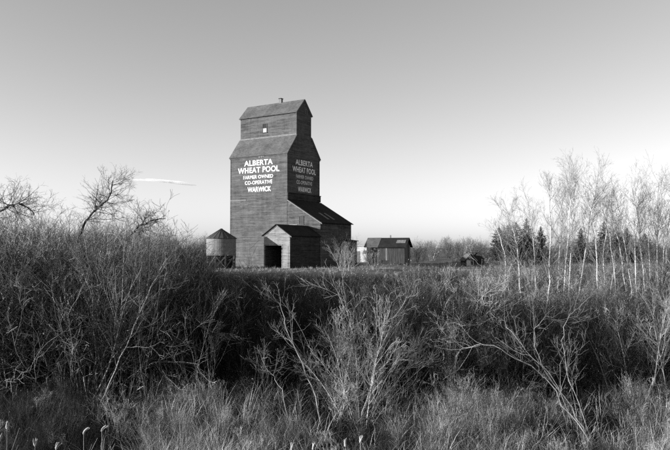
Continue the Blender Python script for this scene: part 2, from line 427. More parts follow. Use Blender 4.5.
# corner boards
for x0, x1, y0, y1 in ((-0.10, 0.025, -0.025, 0.0), (0.0, 0.025, 0.001, 0.10), (-L - 0.025, -L + 0.10, -0.025, 0.0), (0.0, 0.025, W - 0.1, W + 0.025)):
    MB().box(x0, x1, y0, y1, 0.0, Z1 - 0.32).build('corner_board', M['siding'], elev)
# worn strip of pale board low on the left of the lit face
MB().box(-L - 0.03, -6.68, -0.035, -0.002, 8.60, 8.72).build('pale_strip', M['trim'], elev)
for x in (-4.55, -4.2, -3.9):
    MB().box(x, x + 0.22, -0.075, -0.05, 14.16 + 0.1 * (x + 4.2), 14.34).build('torn_board', M['trim'], elev)
# ridge vent
ch = MB().box(3.45 * -1 - 0.55, -3.62, W / 2 - 0.18, W / 2 + 0.2, Z4 - 0.2, 22.55).build('ridge_vent', M['trim'], elev)
MB().box(-4.06, -3.56, W / 2 - 0.24, W / 2 + 0.26, 22.55, 22.63).build('vent_cap', M['dark_roof'], ch)
# windows
def window(parent, axis, c, w, h, at, up_mat, low_mat=None, fm=None):
    """a small framed window on the plane y=at (axis 'y') or x=at (axis 'x'); c=(along, z of centre)"""
    fm = fm or M['trim']; t = 0.07
    def bx(a0, a1, z0, z1, d0, d1):
        return MB().box(a0, a1, at - d1, at - d0, z0, z1) if axis == 'y' else MB().box(at + d0, at + d1, a0, a1, z0, z1)
    a, z = c
    wroot = bx(a - w / 2 - t, a - w / 2, z - h / 2, z + h / 2, 0.002, 0.06).build('window', fm, parent)
    for args in ((a + w / 2, a + w / 2 + t, z - h / 2, z + h / 2), (a - w / 2 - t, a + w / 2 + t, z + h / 2, z + h / 2 + t), (a - w / 2, a + w / 2, z - 0.02, z + 0.02)):
        bx(*args, 0.002, 0.06).build('frame', fm, wroot)
    bx(a - w / 2 - t - 0.05, a + w / 2 + t + 0.05, z - h / 2 - t, z - h / 2, 0.002, 0.1).build('sill', fm, wroot)
    bx(a - w / 2, a + w / 2, z + 0.02, z + h / 2, 0.002, 0.02).build('pane', up_mat, wroot)
    bx(a - w / 2, a + w / 2, z - h / 2, z - 0.02, 0.002, 0.02).build('pane', low_mat or up_mat, wroot)
    return wroot
window(elev, 'y', (-5.2, 18.43), 0.62, 1.15, V1, M['inside'], M['pane_white'], M['siding'])
window(elev, 'x', (4.17, 20.45), 0.42, 0.5, 0.0, M['glass'], M['glass'])
# lettering
def lettering(txt, width, h, loc, rz, mat, parent, bold=0.028):
    cu = bpy.data.curves.new('lettering', 'FONT'); cu.body = txt; cu.size = 1.0; cu.offset = bold; cu.resolution_u = 3
    cu.extrude = 0.0; cu.space_character = 1.04
    o = bpy.data.objects.new('tmp', cu); col.objects.link(o)
    me = bpy.data.meshes.new_from_object(o.evaluated_get(bpy.context.evaluated_depsgraph_get()))
    bpy.data.objects.remove(o)
    n = len(me.vertices); co = np.empty(n * 3, dtype=np.float32); me.vertices.foreach_get('co', co); co = co.reshape(-1, 3)
    lo, hi = co.min(0), co.max(0)
    co[:, 0] = (co[:, 0] - (lo[0] + hi[0]) / 2) / (hi[0] - lo[0]) * width; co[:, 1] = (co[:, 1] - lo[1]) / (hi[1] - lo[1]) * h
    me.vertices.foreach_set('co', co.ravel()); me.update()
    # one part for each painted word: cut at the widest gap
    polys = [tuple(p.vertices) for p in me.polygons]; cuts = []
    if ' ' in txt:
        cov = np.zeros(600, dtype=bool)
        for p in polys:
            xs = (co[list(p), 0] / width + 0.5) * 599; cov[int(xs.min()):int(xs.max()) + 1] = True
        best = (0, 0); run = 0
        for i in range(600):
            run = 0 if cov[i] else run + 1
            if run > best[0]: best = (run, i - run / 2)
        cuts = [(best[1] / 599 - 0.5) * width]
    words = [[] for _ in range(len(cuts) + 1)]
    for p in polys: words[1 if cuts and co[list(p), 0].mean() > cuts[0] else 0].append(p)
    for wp in words:
        used = sorted({i for p in wp for i in p}); mp = {v: i for i, v in enumerate(used)}
        wm = bpy.data.meshes.new('lettering'); wm.from_pydata([tuple(co[i]) for i in used], [], [tuple(mp[i] for i in p) for p in wp])
        t = link('lettering', wm, mat, parent); t.location = loc; t.rotation_euler = (R(90), 0, rz)
LINES = (('ALBERTA', -4.66, 4.7, 13.17, 0.70, 3.85, 4.0), ('WHEAT POOL', -4.66, 6.85, 12.20, 0.74, 3.87, 5.45),
         ('FARMER OWNED', -4.70, 4.9, 11.42, 0.46, 3.95, 3.95), ('CO-OPERATIVE', -4.62, 4.5, 10.68, 0.48, 3.88, 3.6), ('WARWICK', -4.50, 3.85, 9.68, 0.66, 3.95, 3.1))
for txt, cx, w, z, h, cy, w2 in LINES:
    lettering(txt, w, h, (cx, -0.016, z), 0, M['letter'], elev, 0.014 if h > 0.55 else -0.004)
    lettering(txt, w2, h, (0.016, cy, z), R(90), M['letter'], elev, 0.014 if h > 0.55 else -0.004)
# band across the end wall above the lean-to roof
MB().box(0.002, 0.14, -0.03, W + 0.12, 8.55, 9.35).build('band_board', M['dark_siding'], elev)
MB().box(0.002, 0.2, -0.05, W + 0.18, 9.35, 9.43).build('band_cap', M['dark_siding'], elev)
# lean-to annex on the right
AX = 5.03; AZ0, AZ1 = 8.5, 5.53
ann = MB().prism([(0.003, 0, -0.3), (0.003, 0, AZ0), (AX, 0, AZ1), (AX, 0, -0.3)], (0, W, 0)).build('lean_to', M['annex_siding'], elev)
sl = Vector((AX, 0, AZ1 - AZ0)).normalized(); nn = Vector((-sl.z, 0, sl.x))
def rslab(a, b, y0, y1, t, lift=0.012):
    a = Vector(a) + nn * lift; b = Vector(b) + nn * lift
    return MB().prism([(a.x, y0, a.z), (b.x, y0, b.z), (b.x + nn.x * t, y0, b.z + nn.z * t), (a.x + nn.x * t, y0, a.z + nn.z * t)], (0, y1 - y0, 0))
rslab((0.145, 0, AZ0 - 0.08), Vector((AX, 0, AZ1)) + sl * 0.3, -0.12, W + 0.15, 0.07).build('lean_to_roof', M['dark_roof'], ann)
MB().prism([(0.02, -0.05, AZ0 - 0.14), (AX + 0.25, -0.05, AZ1 - 0.29), (AX + 0.25, -0.05, AZ1 - 0.17), (0.02, -0.05, AZ0 - 0.02)], (0, 0.045, 0)).build('rake_board', M['trim'], ann)
for y in (2.55, 3.85):       # two pale boards nailed up the lean-to roof
    a = Vector((3.0, 0, AZ0 + (AZ1 - AZ0) * 3.0 / AX)); b = a + sl * 1.7
    rslab(a, b, y, y + 0.42, 0.05, 0.085).build('pale_roof_patch', M['old_wood'], ann)
window(ann, 'y', (2.2, 5.78), 0.6, 0.95, 0.0, M['glass'], None, M['annex_siding'])
# loose board course beside that window
MB().box(0.35, 1.6, -0.03, -0.002, 5.2, 5.32).build('pale_strip', M['trim'], ann)
# little dark bin on the far corner of the lean-to
bn = MB().box(AX + 0.01, AX + 0.95, 5.4, 7.4, -0.2, 3.2).build('side_bin', M['dark_siding'], elev)
MB().prism([(AX + 0.005, 5.25, 3.2), (AX + 1.15, 5.25, 3.2), (AX + 1.15, 5.25, 3.28), (AX + 0.005, 5.25, 3.42)], (0, 2.3, 0)).build('bin_roof', M['dark_roof'], bn)
# driveway shed in front
sx0, sx1, sap, sy = 1.22, 4.95, 3.1, -6.33; ez, az = 3.82, 5.02
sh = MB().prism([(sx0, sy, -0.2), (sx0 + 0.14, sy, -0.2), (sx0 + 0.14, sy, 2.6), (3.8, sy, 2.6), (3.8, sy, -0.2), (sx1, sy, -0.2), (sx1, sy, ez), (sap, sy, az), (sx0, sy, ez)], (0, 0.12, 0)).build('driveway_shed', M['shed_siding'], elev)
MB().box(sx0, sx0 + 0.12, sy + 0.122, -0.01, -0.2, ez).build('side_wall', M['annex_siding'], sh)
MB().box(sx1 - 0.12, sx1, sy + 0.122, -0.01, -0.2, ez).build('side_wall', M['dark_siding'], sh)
for s in (0, 1):
    a, b = ((sx0, ez), (sap, az)) if s == 0 else ((sx1, ez), (sap, az)); a = ext(a, b, 0.28)
    n = Vector((-(b[1] - a[1]), 0, b[0] - a[0])).normalized(); n = n if n.z > 0 else -n
    MB().prism([(a[0] + n.x * .012, sy - 0.2, a[1] + n.z * .012), (b[0] + n.x * .012, sy - 0.2, b[1] + n.z * .012), (b[0] + n.x * .08, sy - 0.2, b[1] + n.z * .08), (a[0] + n.x * .08, sy - 0.2, a[1] + n.z * .08)], (0, -sy + 0.19, 0)).build('shed_roof', M['dark_roof'], sh)
    MB().prism([(a[0], sy - 0.05, a[1] - 0.15), (b[0], sy - 0.05, b[1] - 0.15), (b[0], sy - 0.05, b[1] - 0.01), (a[0], sy - 0.05, a[1] - 0.01)], (0, 0.045, 0)).build('rake_board', M['trim'], sh)
for a, b, c, e in ((sx0 + 0.02, sx0 + 0.13, -0.1, 2.6), (3.81, 3.92, -0.1, 2.6), (sx0 + 0.02, 3.92, 2.602, 2.72)):
    MB().box(a, b, sy - 0.035, sy - 0.002, c, e).build('door_frame', M['shed_siding'], sh)
MB().box(3.98, 4.75, sy - 0.03, sy - 0.002, 0.1, 2.5).build('door', M['shed_siding'], sh)          # one leaf swung back against the wall

# ------------------------------------------------------------------ round tank on stilts
def make_tank():
    d = 75.1; t = empty('storage_tank', (-13.12, d, 0), 0.3, 'round sheet metal tank with conical roof on wooden stilts', 'tank')
    r = 1.69; ZB, ZR, ZA = 1.59, 3.43, 4.58; prof = []
    nz = 26
    for i in range(nz + 1):
        z = ZB + (ZR - ZB) * i / nz
        prof.append((r + (0.012 if i % 2 else -0.012), z))
    w = MB().lathe([(0.02, ZB)] + prof + [(r - 0.05, ZR + 0.01)], 48).build('tank_wall', M['metal'], t)
    for z in (2.05, 2.5, 2.95):
        MB().lathe([(r + 0.016, z - 0.03), (r + 0.035, z - 0.03), (r + 0.035, z + 0.03), (r + 0.016, z + 0.03), (r + 0.016, z - 0.03)], 48).build('hoop', M['metal'], w)
    rf = MB().lathe([(r + 0.10, ZR - 0.05), (r + 0.12, ZR - 0.01), (0.16, ZA - 0.12), (0.16, ZA - 0.03), (0.0, ZA)], 20).build('roof', M['cone'], t)
    for i in range(20):
        a = 2 * math.pi * i / 20
        MB().bar(((r + 0.11) * math.cos(a), (r + 0.11) * math.sin(a), ZR), (0.17 * math.cos(a), 0.17 * math.sin(a), ZA - 0.11), 0.025, 0.03).build('roof_seam', M['cone'], rf)
    MB().lathe([(0.0, 1.46), (r + 0.02, 1.46), (r + 0.02, 1.605), (0.0, 1.605)], 32).build('platform', M['old_wood'], t)
    MB().lathe([(r - 0.22, 1.455), (r - 0.35, 0.9), (r - 0.5, -0.2)], 24).build('shade_cone', M['inside'], t)  # added dark cone standing in for the shade behind the legs
    k = 9
    for i in range(k):
        a = 2 * math.pi * i / k; b = 2 * math.pi * (i + 1) / k; rr = r - 0.1
        MB().bar((rr * math.cos(a), rr * math.sin(a), -0.2), (rr * math.cos(a), rr * math.sin(a), 1.46), 0.13).build('leg', M['old_wood'], t)
        p, q = ((rr + .09) * math.cos(a), (rr + .09) * math.sin(a)), ((rr + .09) * math.cos(b), (rr + .09) * math.sin(b))
        MB().bar((*p, 0.05), (*q, 1.4), 0.05, 0.1).build('brace', M['old_wood'], t)
        if i % 3 == 0: MB().bar((*q, 0.05), (*p, 1.4), 0.05, 0.1).build('brace', M['old_wood'], t)
make_tank()

# ------------------------------------------------------------------ grey shed, white hut, junk
def make_grey_shed():
    d = 78.0; w, dp = 4.65, 2.8; ez, rz = 2.42, 3.38
    t = empty('storage_shed', (X(388.5, d), d, 0.1), R(-20), 'small grey board shed with dark gable roof beyond the elevator', 'shed')
    # board walls on posts, each board its own piece
    rg = random.Random(5)
    core = MB().prism([(-w / 2 + 0.05, -dp / 2 + 0.05, 0.35), (-w / 2 + 0.05, dp / 2 - 0.05, 0.35), (-w / 2 + 0.05, dp / 2 - 0.05, ez), (-w / 2 + 0.05, 0, rz - 0.08), (-w / 2 + 0.05, -dp / 2 + 0.05, ez)], (w - 0.1, 0, 0)).build('wall', M['inside'], t)
    x = -w / 2
    while x < w / 2 - 0.02:
        bw = min(rg.uniform(0.19, 0.27), w / 2 - x)
        z0 = rg.uniform(0.15, 0.5) if not (-0.5 < x < 0.35) else 0.75
        if not (-1.65 < x < -1.0 and rg.random() < 0.5):
            MB().box(x + 0.008, x + bw - 0.008, -dp / 2 + 0.0, -dp / 2 + 0.045, z0, ez - 0.05).build('board', M['grey_board'] if rg.random() < 0.75 else M['old_wood'], core)
        x += bw
    y = -dp / 2 + 0.05
    while y < dp / 2:
        bw = min(rg.uniform(0.2, 0.28), dp / 2 - y); ym = abs(y + bw / 2)
        for s in (-1, 1):
            MB().box(min(s * w / 2, s * w / 2 - s * 0.045), max(s * w / 2, s * w / 2 - s * 0.045), y + 0.008, y + bw - 0.008, rg.uniform(0.1, 0.4), ez + (rz - ez) * (1 - (ym + bw / 2) / (dp / 2)) - 0.06).build('board', M['grey_board'] if rg.random() < 0.7 else M['old_wood'], core)
        y += bw
    for xx in (-w / 2 + 0.1, -1, 1, w / 2 - 0.1):
        for yy in (-dp / 2 + 0.12, dp / 2 - 0.12): MB().box(xx - 0.09, xx + 0.09, yy - 0.06, yy + 0.06, -0.2, 0.4).build('post', M['old_wood'], t)
    for s in (-1, 1):
        e = ext((s * dp / 2, ez), (0, rz), 0.3)
        for x0, x1, m in ((-w / 2 - 0.25, -0.85, 'roof'), (-0.85, w / 2 + 0.25, 'dark_roof')):
            slab(MB(), e, (0, rz), x0, x1 - 0.004, 0.06, 0.012 if m == 'dark_roof' else 0.03).build('roof', M[m], t)
    mb = MB(); slab(mb, (-0.95, 2.74), (-0.45, 3.09), 1.2, 2.3, 0.02, 0.076); mb.build('pale_roof_patch', M['old_wood'], t)  # pale slab stands in for the lit patch of this roof
    MB().bar((0.25, 0, 3.3), (0.25, 0, 3.75), 0.14).build('chimney_pipe', M['trim'], t)
    MB().bar((-2.3, -dp / 2 - 0.5, 0.0), (-1.5, -dp / 2 - 0.06, 1.6), 0.1).build('leaning_plank', M['old_wood'], t)
make_grey_shed()
def make_white_hut():
    d = 106.0; t = empty('white_hut', (X(363, d), d, 0), R(-8), 'small white low hut between the elevator and the grey shed', 'hut')
    MB().box(-1.6, 1.6, -1.2, 1.2, -0.2, 2.62).build('wall', M['white'], t)
    MB().prism([(-1.75, -1.35, 2.622), (-1.75, 1.35, 2.622), (-1.75, 1.35, 2.72), (-1.75, 0, 2.86), (-1.75, -1.35, 2.72)], (3.5, 0, 0)).build('roof', M['white'], t)
    MB().box(0.1, 0.6, -1.23, -1.202, 1.4, 1.9).build('window', M['trim'], t)
    MB().box(-1.1, -0.4, -1.23, -1.202, 0.0, 1.8).build('door', M['trim'], t)
make_white_hut()
def make_calf_shelter(px, d, s, rz, label):
    t = empty('calf_shelter', (X(px, d), d, ground_z(X(px, d), d)), R(rz), label, 'shelter', 'small shelters in the field')
    MB().prism([(-0.7 * s, -0.7 * s, -0.1), (0.7 * s, -0.7 * s, -0.1), (0.7 * s, -0.7 * s, 0.75 * s), (0, -0.7 * s, 1.45 * s), (-0.7 * s, -0.7 * s, 0.75 * s)], (0, 1.6 * s, 0)).build('wall', M['grey_board'], t)
    for q in (-1, 1):
        MB().prism([(q * 0.86 * s, -0.8 * s, 0.63 * s), (0, -0.8 * s, 1.49 * s), (0, -0.8 * s, 1.54 * s), (q * 0.86 * s, -0.8 * s, 0.68 * s)], (0, 1.8 * s, 0)).build('roof', M['roof'], t)
    if 'door' in label: MB().box(-0.55 * s, -0.05 * s, -0.74 * s, -0.702 * s, 0, 0.7 * s).build('door', M['white'], t)
make_calf_shelter(468.5, 84, 1.05, 10, 'small dark gabled shelter with white door in the far field, left one')
make_calf_shelter(477, 86, 1.15, -15, 'small dark gabled shelter in the far field, right one of the two')
# pale plank edge lying in front of the grey shed and by the mound
for px, d, ln, lab in ((383, 70, 2.2, 'pale plank lying in the grass before the grey shed'), (470, 66, 3.6, 'long pale plank lying in the grass before the small shelters')):
    o = MB().bar((-ln / 2, 0, 0.12), (ln / 2, 0.15, 0.14), 0.25, 0.06).build('plank', M['concrete'], None)
    o.location = (X(px, d), d, ground_z(X(px, d), d) + 0.02); tag(o, lab, 'plank')

# ------------------------------------------------------------------ cloud wisp
def make_cloud():
    D = 3000.0; rg = random.Random(4)
    mb = bmesh.new()
    for i in range(13):
        u = (i + 0.5) / 13; px = 138 + 50 * u + rg.gauss(0, 1.5); py = 179.8 + 1.6 * u + 3.2 * max(0, u - 0.55) / 0.45 + rg.gauss(0, 0.45); a = rg.uniform(28, 62); b = rg.uniform(1.6, 4.2)
        z = CAM_Z + (225 - py) / F_PX * D + D * math.tan(0.035)
        bmesh.ops.create_icosphere(mb, subdivisions=3, radius=1, matrix=Matrix.Translation(((px - 335) / F_PX * D, D, z)) @ Matrix.Rotation(R(4), 4, 'Y') @ Matrix.Diagonal((a, 40, b, 1)))
    me = bpy.data.meshes.new('cloud'); mb.to_mesh(me); mb.free()
    m = bpy.data.materials.new('cloud_vapour'); m.use_nodes = True; nt = m.node_tree; nt.nodes.remove(nt.nodes['Principled BSDF'])
    pv = nt.nodes.new('ShaderNodeVolumePrincipled'); pv.inputs['Color'].default_value = (1, 1, 1, 1)
    tc = nt.nodes.new('ShaderNodeTexCoord'); nz = nt.nodes.new('ShaderNodeTexNoise'); nz.inputs['Scale'].default_value = 0.02; nz.inputs['Detail'].default_value = 4
    mr_ = nt.nodes.new('ShaderNodeMapRange'); mr_.inputs[1].default_value = 0.3; mr_.inputs[2].default_value = 0.7; mr_.inputs[3].default_value = 0.0; mr_.inputs[4].default_value = 0.05
    nt.links.new(tc.outputs['Object'], nz.inputs['Vector']); nt.links.new(nz.outputs[0], mr_.inputs[0]); nt.links.new(mr_.outputs[0], pv.inputs['Density'])
    nt.links.new(pv.outputs[0], nt.nodes['Material Output'].inputs['Volume'])
    me.materials.append(m)
    o = link('cloud', me, None); tag(o, 'thin white wisp of cloud low in the sky', 'cloud', None, 'stuff')
make_cloud()

# ------------------------------------------------------------------ vegetation: the tangled masses
def bush_proto(name, seed, h, spread, stems, S, tone, r=0.012, base=0.5, pale=0.2, fluff=0):
    RMIN[0] = 0.0009
    rg = random.Random(seed); out = bush_polys(rg, h, spread, stems, S, tone, r, base, pale)
    RMIN[0] = 0.0022
    v, q, t = tubes([o[:4] for o in out])
    if fluff:
        ends = [o[0][-1] for o in out if o[4] >= 2]; rg.shuffle(ends)
        fv, fq, ft = [], [], []; n0 = len(v)
        for p in ends[:fluff]:
            s = rg.uniform(0.0022, 0.0042); b = n0 + len(fv)
            fv += [(p[0] + s, p[1], p[2]), (p[0], p[1] + s, p[2]), (p[0] - s, p[1], p[2]), (p[0], p[1] - s, p[2]), (p[0], p[1], p[2] + 1.6 * s), (p[0], p[1], p[2] - 1.6 * s)]
            fq += [(b, b + 1, b + 4, b + 4), (b + 1, b + 2, b + 4, b + 4), (b + 2, b + 3, b + 4, b + 4), (b + 3, b, b + 4, b + 4)]
            fq = [x for x in fq]
            ft += [0.5] * 6
        # as quads spanning the six points
        fq2 = []
        for i in range(len(fv) // 6):
            b = n0 + 6 * i; fq2 += [(b, b + 4, b + 2, b + 5), (b + 1, b + 4, b + 3, b + 5)]
        v = np.concatenate([v, np.array(fv)]); q = np.concatenate([q, np.array(fq2)]); t = np.concatenate([t, np.array(ft)])
    return proto(name, array_mesh(name, v, q, t, (M['bark'],)))

WILLOW3S = [dict(WILLOW[0], kids=6, w=0.13), dict(WILLOW[1], kids=4, w=0.17), dict(WILLOW[2], kids=3, w=0.2, len=0.55), dict(n=2, w=0.2, up=0.02, kids=0, t0=0, ang=0, len=0, rr=1)]
thick = [bush_proto('shade_toned_shrub', 100 + i, 1.0, (9, 15, 24)[i % 3], 20, WILLOW, 0.029, 0.0034, 0.28, 0.08, (34, 0, 16)[i % 3]) for i in range(7)]  # low bark tone also stands in for shade inside the brush
thick += [bush_proto('pale_shrub_shape', 140 + i, 1.0, (12, 18, 26)[i % 3], 20, WILLOW3S, 0.145, 0.0034, 0.28, 0.35, (0, 12)[i % 2]) for i in range(6)]
PROFILE = [(-150, 212), (0, 212), (40, 217), (70, 215), (110, 217), (145, 221), (162, 232), (180, 240), (196, 243), (203, 268), (222, 275), (260, 276), (330, 274), (400, 272), (430, 266), (470, 264), (520, 261), (600, 258), (670, 250), (820, 245)]
def top_limit(px):
    for (a, b), (c, d) in zip(PROFILE, PROFILE[1:]):
        if a <= px <= c: return b + (d - b) * (px - a) / (c - a)
    return 250
def thicket():
    rg = random.Random(77); pts = []
    n = 0
    while n < 1600:
        d = 15.5 + 43 * rg.random() ** 1.25; px = rg.uniform(-140, 810); x = X(px, d)
        wav = 9 * math.sin(px * 0.11 + 1.3 * math.sin(d * 0.6)) * math.sin(d * 0.9 + px * 0.03)
        lim = top_limit(px) + rg.uniform(-2, 14) if px > 199 else top_limit(px) + rg.uniform(-2, 18) + 0.6 * wav
        if 140 < px < 225 and d < 34: lim = max(lim, 262 + rg.uniform(0, 14))
        ztop = CAM_Z - (lim - 247.5) / F_PX * d; z = ground_z(x, d); h = ztop - z
        if 485 < px < 690 and d < 31: h = min(h, CAM_Z - (rg.uniform(266, 305) - 247.5) / F_PX * d - z)
        if h < 0.5: continue
        if px > 215 and math.sin(x * 0.9 + 2 * math.sin(d * 0.35)) * math.sin(d * 0.55 + 0.4 * x) > 0.45 and rg.random() < 0.75: h *= 0.55   # hollows
        h = min(h, rg.uniform(1.9, 3.2)) if px > 199 else min(h, rg.uniform(3.2, 5.2))
        pts.append((x, d, z, rg.gauss(0, 0.07), rg.gauss(0, 0.07), rg.uniform(0, 6.28), h, 7 + rg.randrange(6) if rg.random() < (0.58 if px < 150 else (0.32 if px > 440 else 0.07)) else rg.randrange(7))); n += 1  # mid-slough takes mostly dark shapes, its shade put into their tone
    for i in range(75):                                    # small bare sprouts among the sedge at the near edge
        d = rg.uniform(9.3, 15.5); px = rg.uniform(-30, 700); x = X(px, d)
        pts.append((x, d, ground_z(x, d), rg.gauss(0, 0.2), rg.gauss(0, 0.2), rg.uniform(0, 6.28), rg.uniform(0.45, 1.15), rg.randrange(13)))
    scatter('willow_thicket', 'dark tangled mass of bare willow brush filling the slough', thick, pts, 'brush')
thicket()

# dry grass --------------------------------------------------------------
def tuft_proto(name, seed, n, h, lean, tone, w=0.004):
    rg = random.Random(seed); V, Q, T = [], [], []
    for i in range(n):
        az = rg.uniform(0, 6.28); b = rg.uniform(0, 0.13); th = abs(rg.gauss(0, lean)); hh = h * rg.uniform(0.4, 1.1)
        x, y, z = b * math.cos(az), b * math.sin(az), -0.03; a2 = az + rg.gauss(0, 0.8)
        tn = tone * rg.choice((0.25, 0.5, 0.7, 0.9, 1.1, 1.25)); ww = w * rg.uniform(0.6, 1.4); sx, sy = -math.sin(a2) * ww, math.cos(a2) * ww
        k = len(V)
        for j in range(4):
            f = 1 - j / 3.3
            V += [(x - sx * f, y - sy * f, z), (x + sx * f, y + sy * f, z)]; T += [tn, tn]
            st = hh / 3; x += math.cos(a2) * math.sin(th) * st; y += math.sin(a2) * math.sin(th) * st; z += math.cos(th) * st
            th += rg.uniform(0.0, 0.6) if rg.random() < 0.7 else rg.uniform(0.6, 1.6); a2 += rg.gauss(0, 0.35)
        for j in range(3): Q.append((k + 2 * j, k + 2 * j + 1, k + 2 * j + 3, k + 2 * j + 2))
    return proto(name, array_mesh(name, np.array(V), np.array(Q), np.array(T), (M['grass'],)))
tufts = [tuft_proto('tuft_shape', 300 + i, 30, 1.0, (0.4, 0.65, 0.9)[i % 3], (0.5, 0.3, 0.65)[i % 3], 0.0056) for i in range(6)]
tufts += [tuft_proto('straw_shape', 320 + i, 18, 1.0, 1.0, 0.65, 0.007) for i in range(3)]
reeds = [tuft_proto('reed_shape', 330 + i, 30, 1.0, (0.12, 0.2, 0.35, 0.5)[i], (0.05, 0.02, 0.08, 0.03)[i], 0.0042) for i in range(4)]
def front_grass():
    rg = random.Random(9); pts = []
    for i in range(6500):
        d = 8.6 + 10 * rg.random() ** 1.3; px = rg.uniform(-60, 730); x = X(px, d)
        # pale dense sedge in two drifts, thin elsewhere
        dens = 0.08 + 0.9 * math.exp(-((px - 215) / 75) ** 2) + 0.85 * math.exp(-((px - 475) / 55) ** 2) + 0.5 * math.exp(-((px - 650) / 60) ** 2)
        if px < 95: dens *= 0.5
        dens *= 0.12 + 1.35 * (0.5 + 0.5 * math.sin(x * 2.3 + 1.7 * math.sin(d * 1.9)) * math.sin(d * 2.1 + x))
        if d > 14.5: dens *= 0.5
        if rg.random() > dens: continue
        pts.append((x, d, ground_z(x, d), rg.gauss(0, 0.1), rg.gauss(0, 0.1), rg.uniform(0, 6.28), rg.uniform(0.4, 0.85), rg.randrange(9)))
    scatter('sedge_grass', 'pale dry sedge grass along the near edge of the slough', tufts, pts, 'grass')
    pts = []
    for i in range(4600):
        d = 8.6 + 9 * rg.random(); px = rg.uniform(-60, 730); x = X(px, d)
        dens = 1 - 0.85 * math.exp(-((px - 215) / 90) ** 2) - 0.9 * math.exp(-((px - 475) / 70) ** 2)
        if px >= 92 and rg.random() > dens * 0.95: continue
        pts.append((x, d, ground_z(x, d), rg.gauss(0, 0.12), rg.gauss(0, 0.12), rg.uniform(0, 6.28), rg.uniform(0.45, 0.85) if px < 92 else rg.uniform(0.22, 0.6), rg.randrange(4)))
    scatter('dark_reeds', 'dark dead reeds and stalks at the near edge of the slough', reeds, pts, 'reeds')
    pts = []
    for i in range(7000):
        d = rg.uniform(57, 100); x = X(rg.uniform(-30, 720), d)
        lx = (x - ex) * math.sin(TH) - (d - ey) * math.cos(TH); ly = (x - ex) * math.cos(TH) + (d - ey) * math.sin(TH)
        if -9.5 < lx < 5.1 and ly > -0.1 and ly < 7.6: continue
        if 1.2 < lx < 5 and -6.4 < ly < 0: continue
        pts.append((x, d, ground_z(x, d), rg.gauss(0, 0.1), rg.gauss(0, 0.1), rg.uniform(0, 6.28), rg.uniform(0.15, 0.5), rg.choice((0, 2, 3, 5, 1, 2, 5))))
    scatter('field_grass', 'short dead grass on the field around the elevator', tufts, pts, 'grass')
front_grass()

# far treeline -------------------------------------------------------------
far_shapes = [bush_proto('far_tree_shape', 400 + i, 1.0, 15, 9, WILLOW3, 0.11, 0.011, 0.1, 0.1) for i in range(4)]
def treeline():
    rg = random.Random(21); pts = []
    for i in range(420):
        d = rg.uniform(112, 175); px = rg.uniform(-60, 760); x = X(px, d)
        if 232 < px < 350: continue
        top = 237 if px < 232 else (241 if px < 430 else 238)
        if 345 < px < 415: top = 243
        lim = top + rg.uniform(-4, 12)
        pts.append((x, d, 0, 0, 0, rg.uniform(0, 6.28), max(CAM_Z - (lim - 247.5) / F_PX * d, 1.5), rg.randrange(4)))
    scatter('distant_wood', 'hazy far line of bare trees along the horizon', far_shapes, pts, 'woods')
treeline()

# ------------------------------------------------------------------ single trees and bushes
def path_tree(name, label, path, d, r, S, tone, seed, base=None, cat='tree', mat='bark', crown=0.5, depth=0.6, group=None):
    """a tree whose trunk follows a drawn line: path of (px, py) seen at distance d"""
    rg = random.Random(seed)
    pts = []
    for i, (px, py) in enumerate(path):
        dd = d + depth * math.sin(i * 1.3 + seed)
        pts.append(((px - 335) / F_PX * dd, dd, CAM_Z - (py - 247.5) / F_PX * dd))
    x0, y0 = pts[0][0], pts[0][1]; z0 = ground_z(x0, y0)
    if pts[0][2] > z0: pts = [(x0 + (base or 0), y0 + 0.1, z0 - 0.1)] + pts
    loc = (pts[0][0], pts[0][1], z0)
    rel = [(p[0] - loc[0], p[1] - loc[1], p[2] - loc[2]) for p in pts]
    # resample
    fine = []
    for a, b in zip(rel, rel[1:]):
        m = 3
        for k in range(m): fine.append(tuple(a[j] + (b[j] - a[j]) * k / m + (rg.gauss(0, 0.02) if k else 0) for j in range(3)))
    fine.append(rel[-1])
    Ln = sum(math.dist(a, b) for a, b in zip(fine, fine[1:]))
    out = []; grow(out, rg, None, None, Ln, r, 0, S, tone, pts=fine)
    root = empty(name, loc, 0, label, cat, group)
    link('trunk', tube_mesh('trunk', [out[0][:4]], M[mat], 7), None, root)
    limbs = [(o[0], o[1], o[2], o[3] * (crown + 0.25)) for o in out if o[4] == 1]
    link('limbs', tube_mesh('limbs', limbs, M[mat], 4), None, root)
    link('crown', tube_mesh('crown', [(o[0], o[1], o[2], o[3] * crown) for o in out if o[4] > 1], M['bark']), None, root)
    return root

DARKTREE = [dict(n=8, w=0.2, up=0, kids=34, t0=0.35, ang=55, len=0.2, rr=0.38, taper=0.25),
            dict(n=5, w=0.18, up=0.06, kids=9, t0=0.12, ang=45, len=0.45, rr=0.55, taper=0.35),
            dict(n=4, w=0.25, up=0.02, kids=4, t0=0.2, ang=42, len=0.5, rr=0.7, taper=0.5),
            dict(n=3, w=0.25, up=0.0, kids=0, t0=0, ang=0, len=0, rr=1)]
path_tree('leaning_tree', 'dark leaning bare tree with crooked limb rising above the left brush', [(80, 262), (80, 236), (84, 224), (91, 214), (99, 206), (107, 200), (111, 190), (112, 180)], 26, 0.065, DARKTREE, 0.03, 3)
path_tree('leaning_tree', 'low dark bare tree spreading to the right toward the cloud', [(118, 262), (126, 240), (134, 231), (143, 224), (150, 221), (158, 219), (165, 218)], 27, 0.06, DARKTREE, 0.035, 8)
path_tree('leaning_tree', 'dark arching bare limb at the left edge over the brush', [(-22, 262), (-16, 224), (-2, 211), (9, 205), (18, 203), (27, 207), (34, 214)], 24, 0.06, DARKTREE, 0.035, 12)

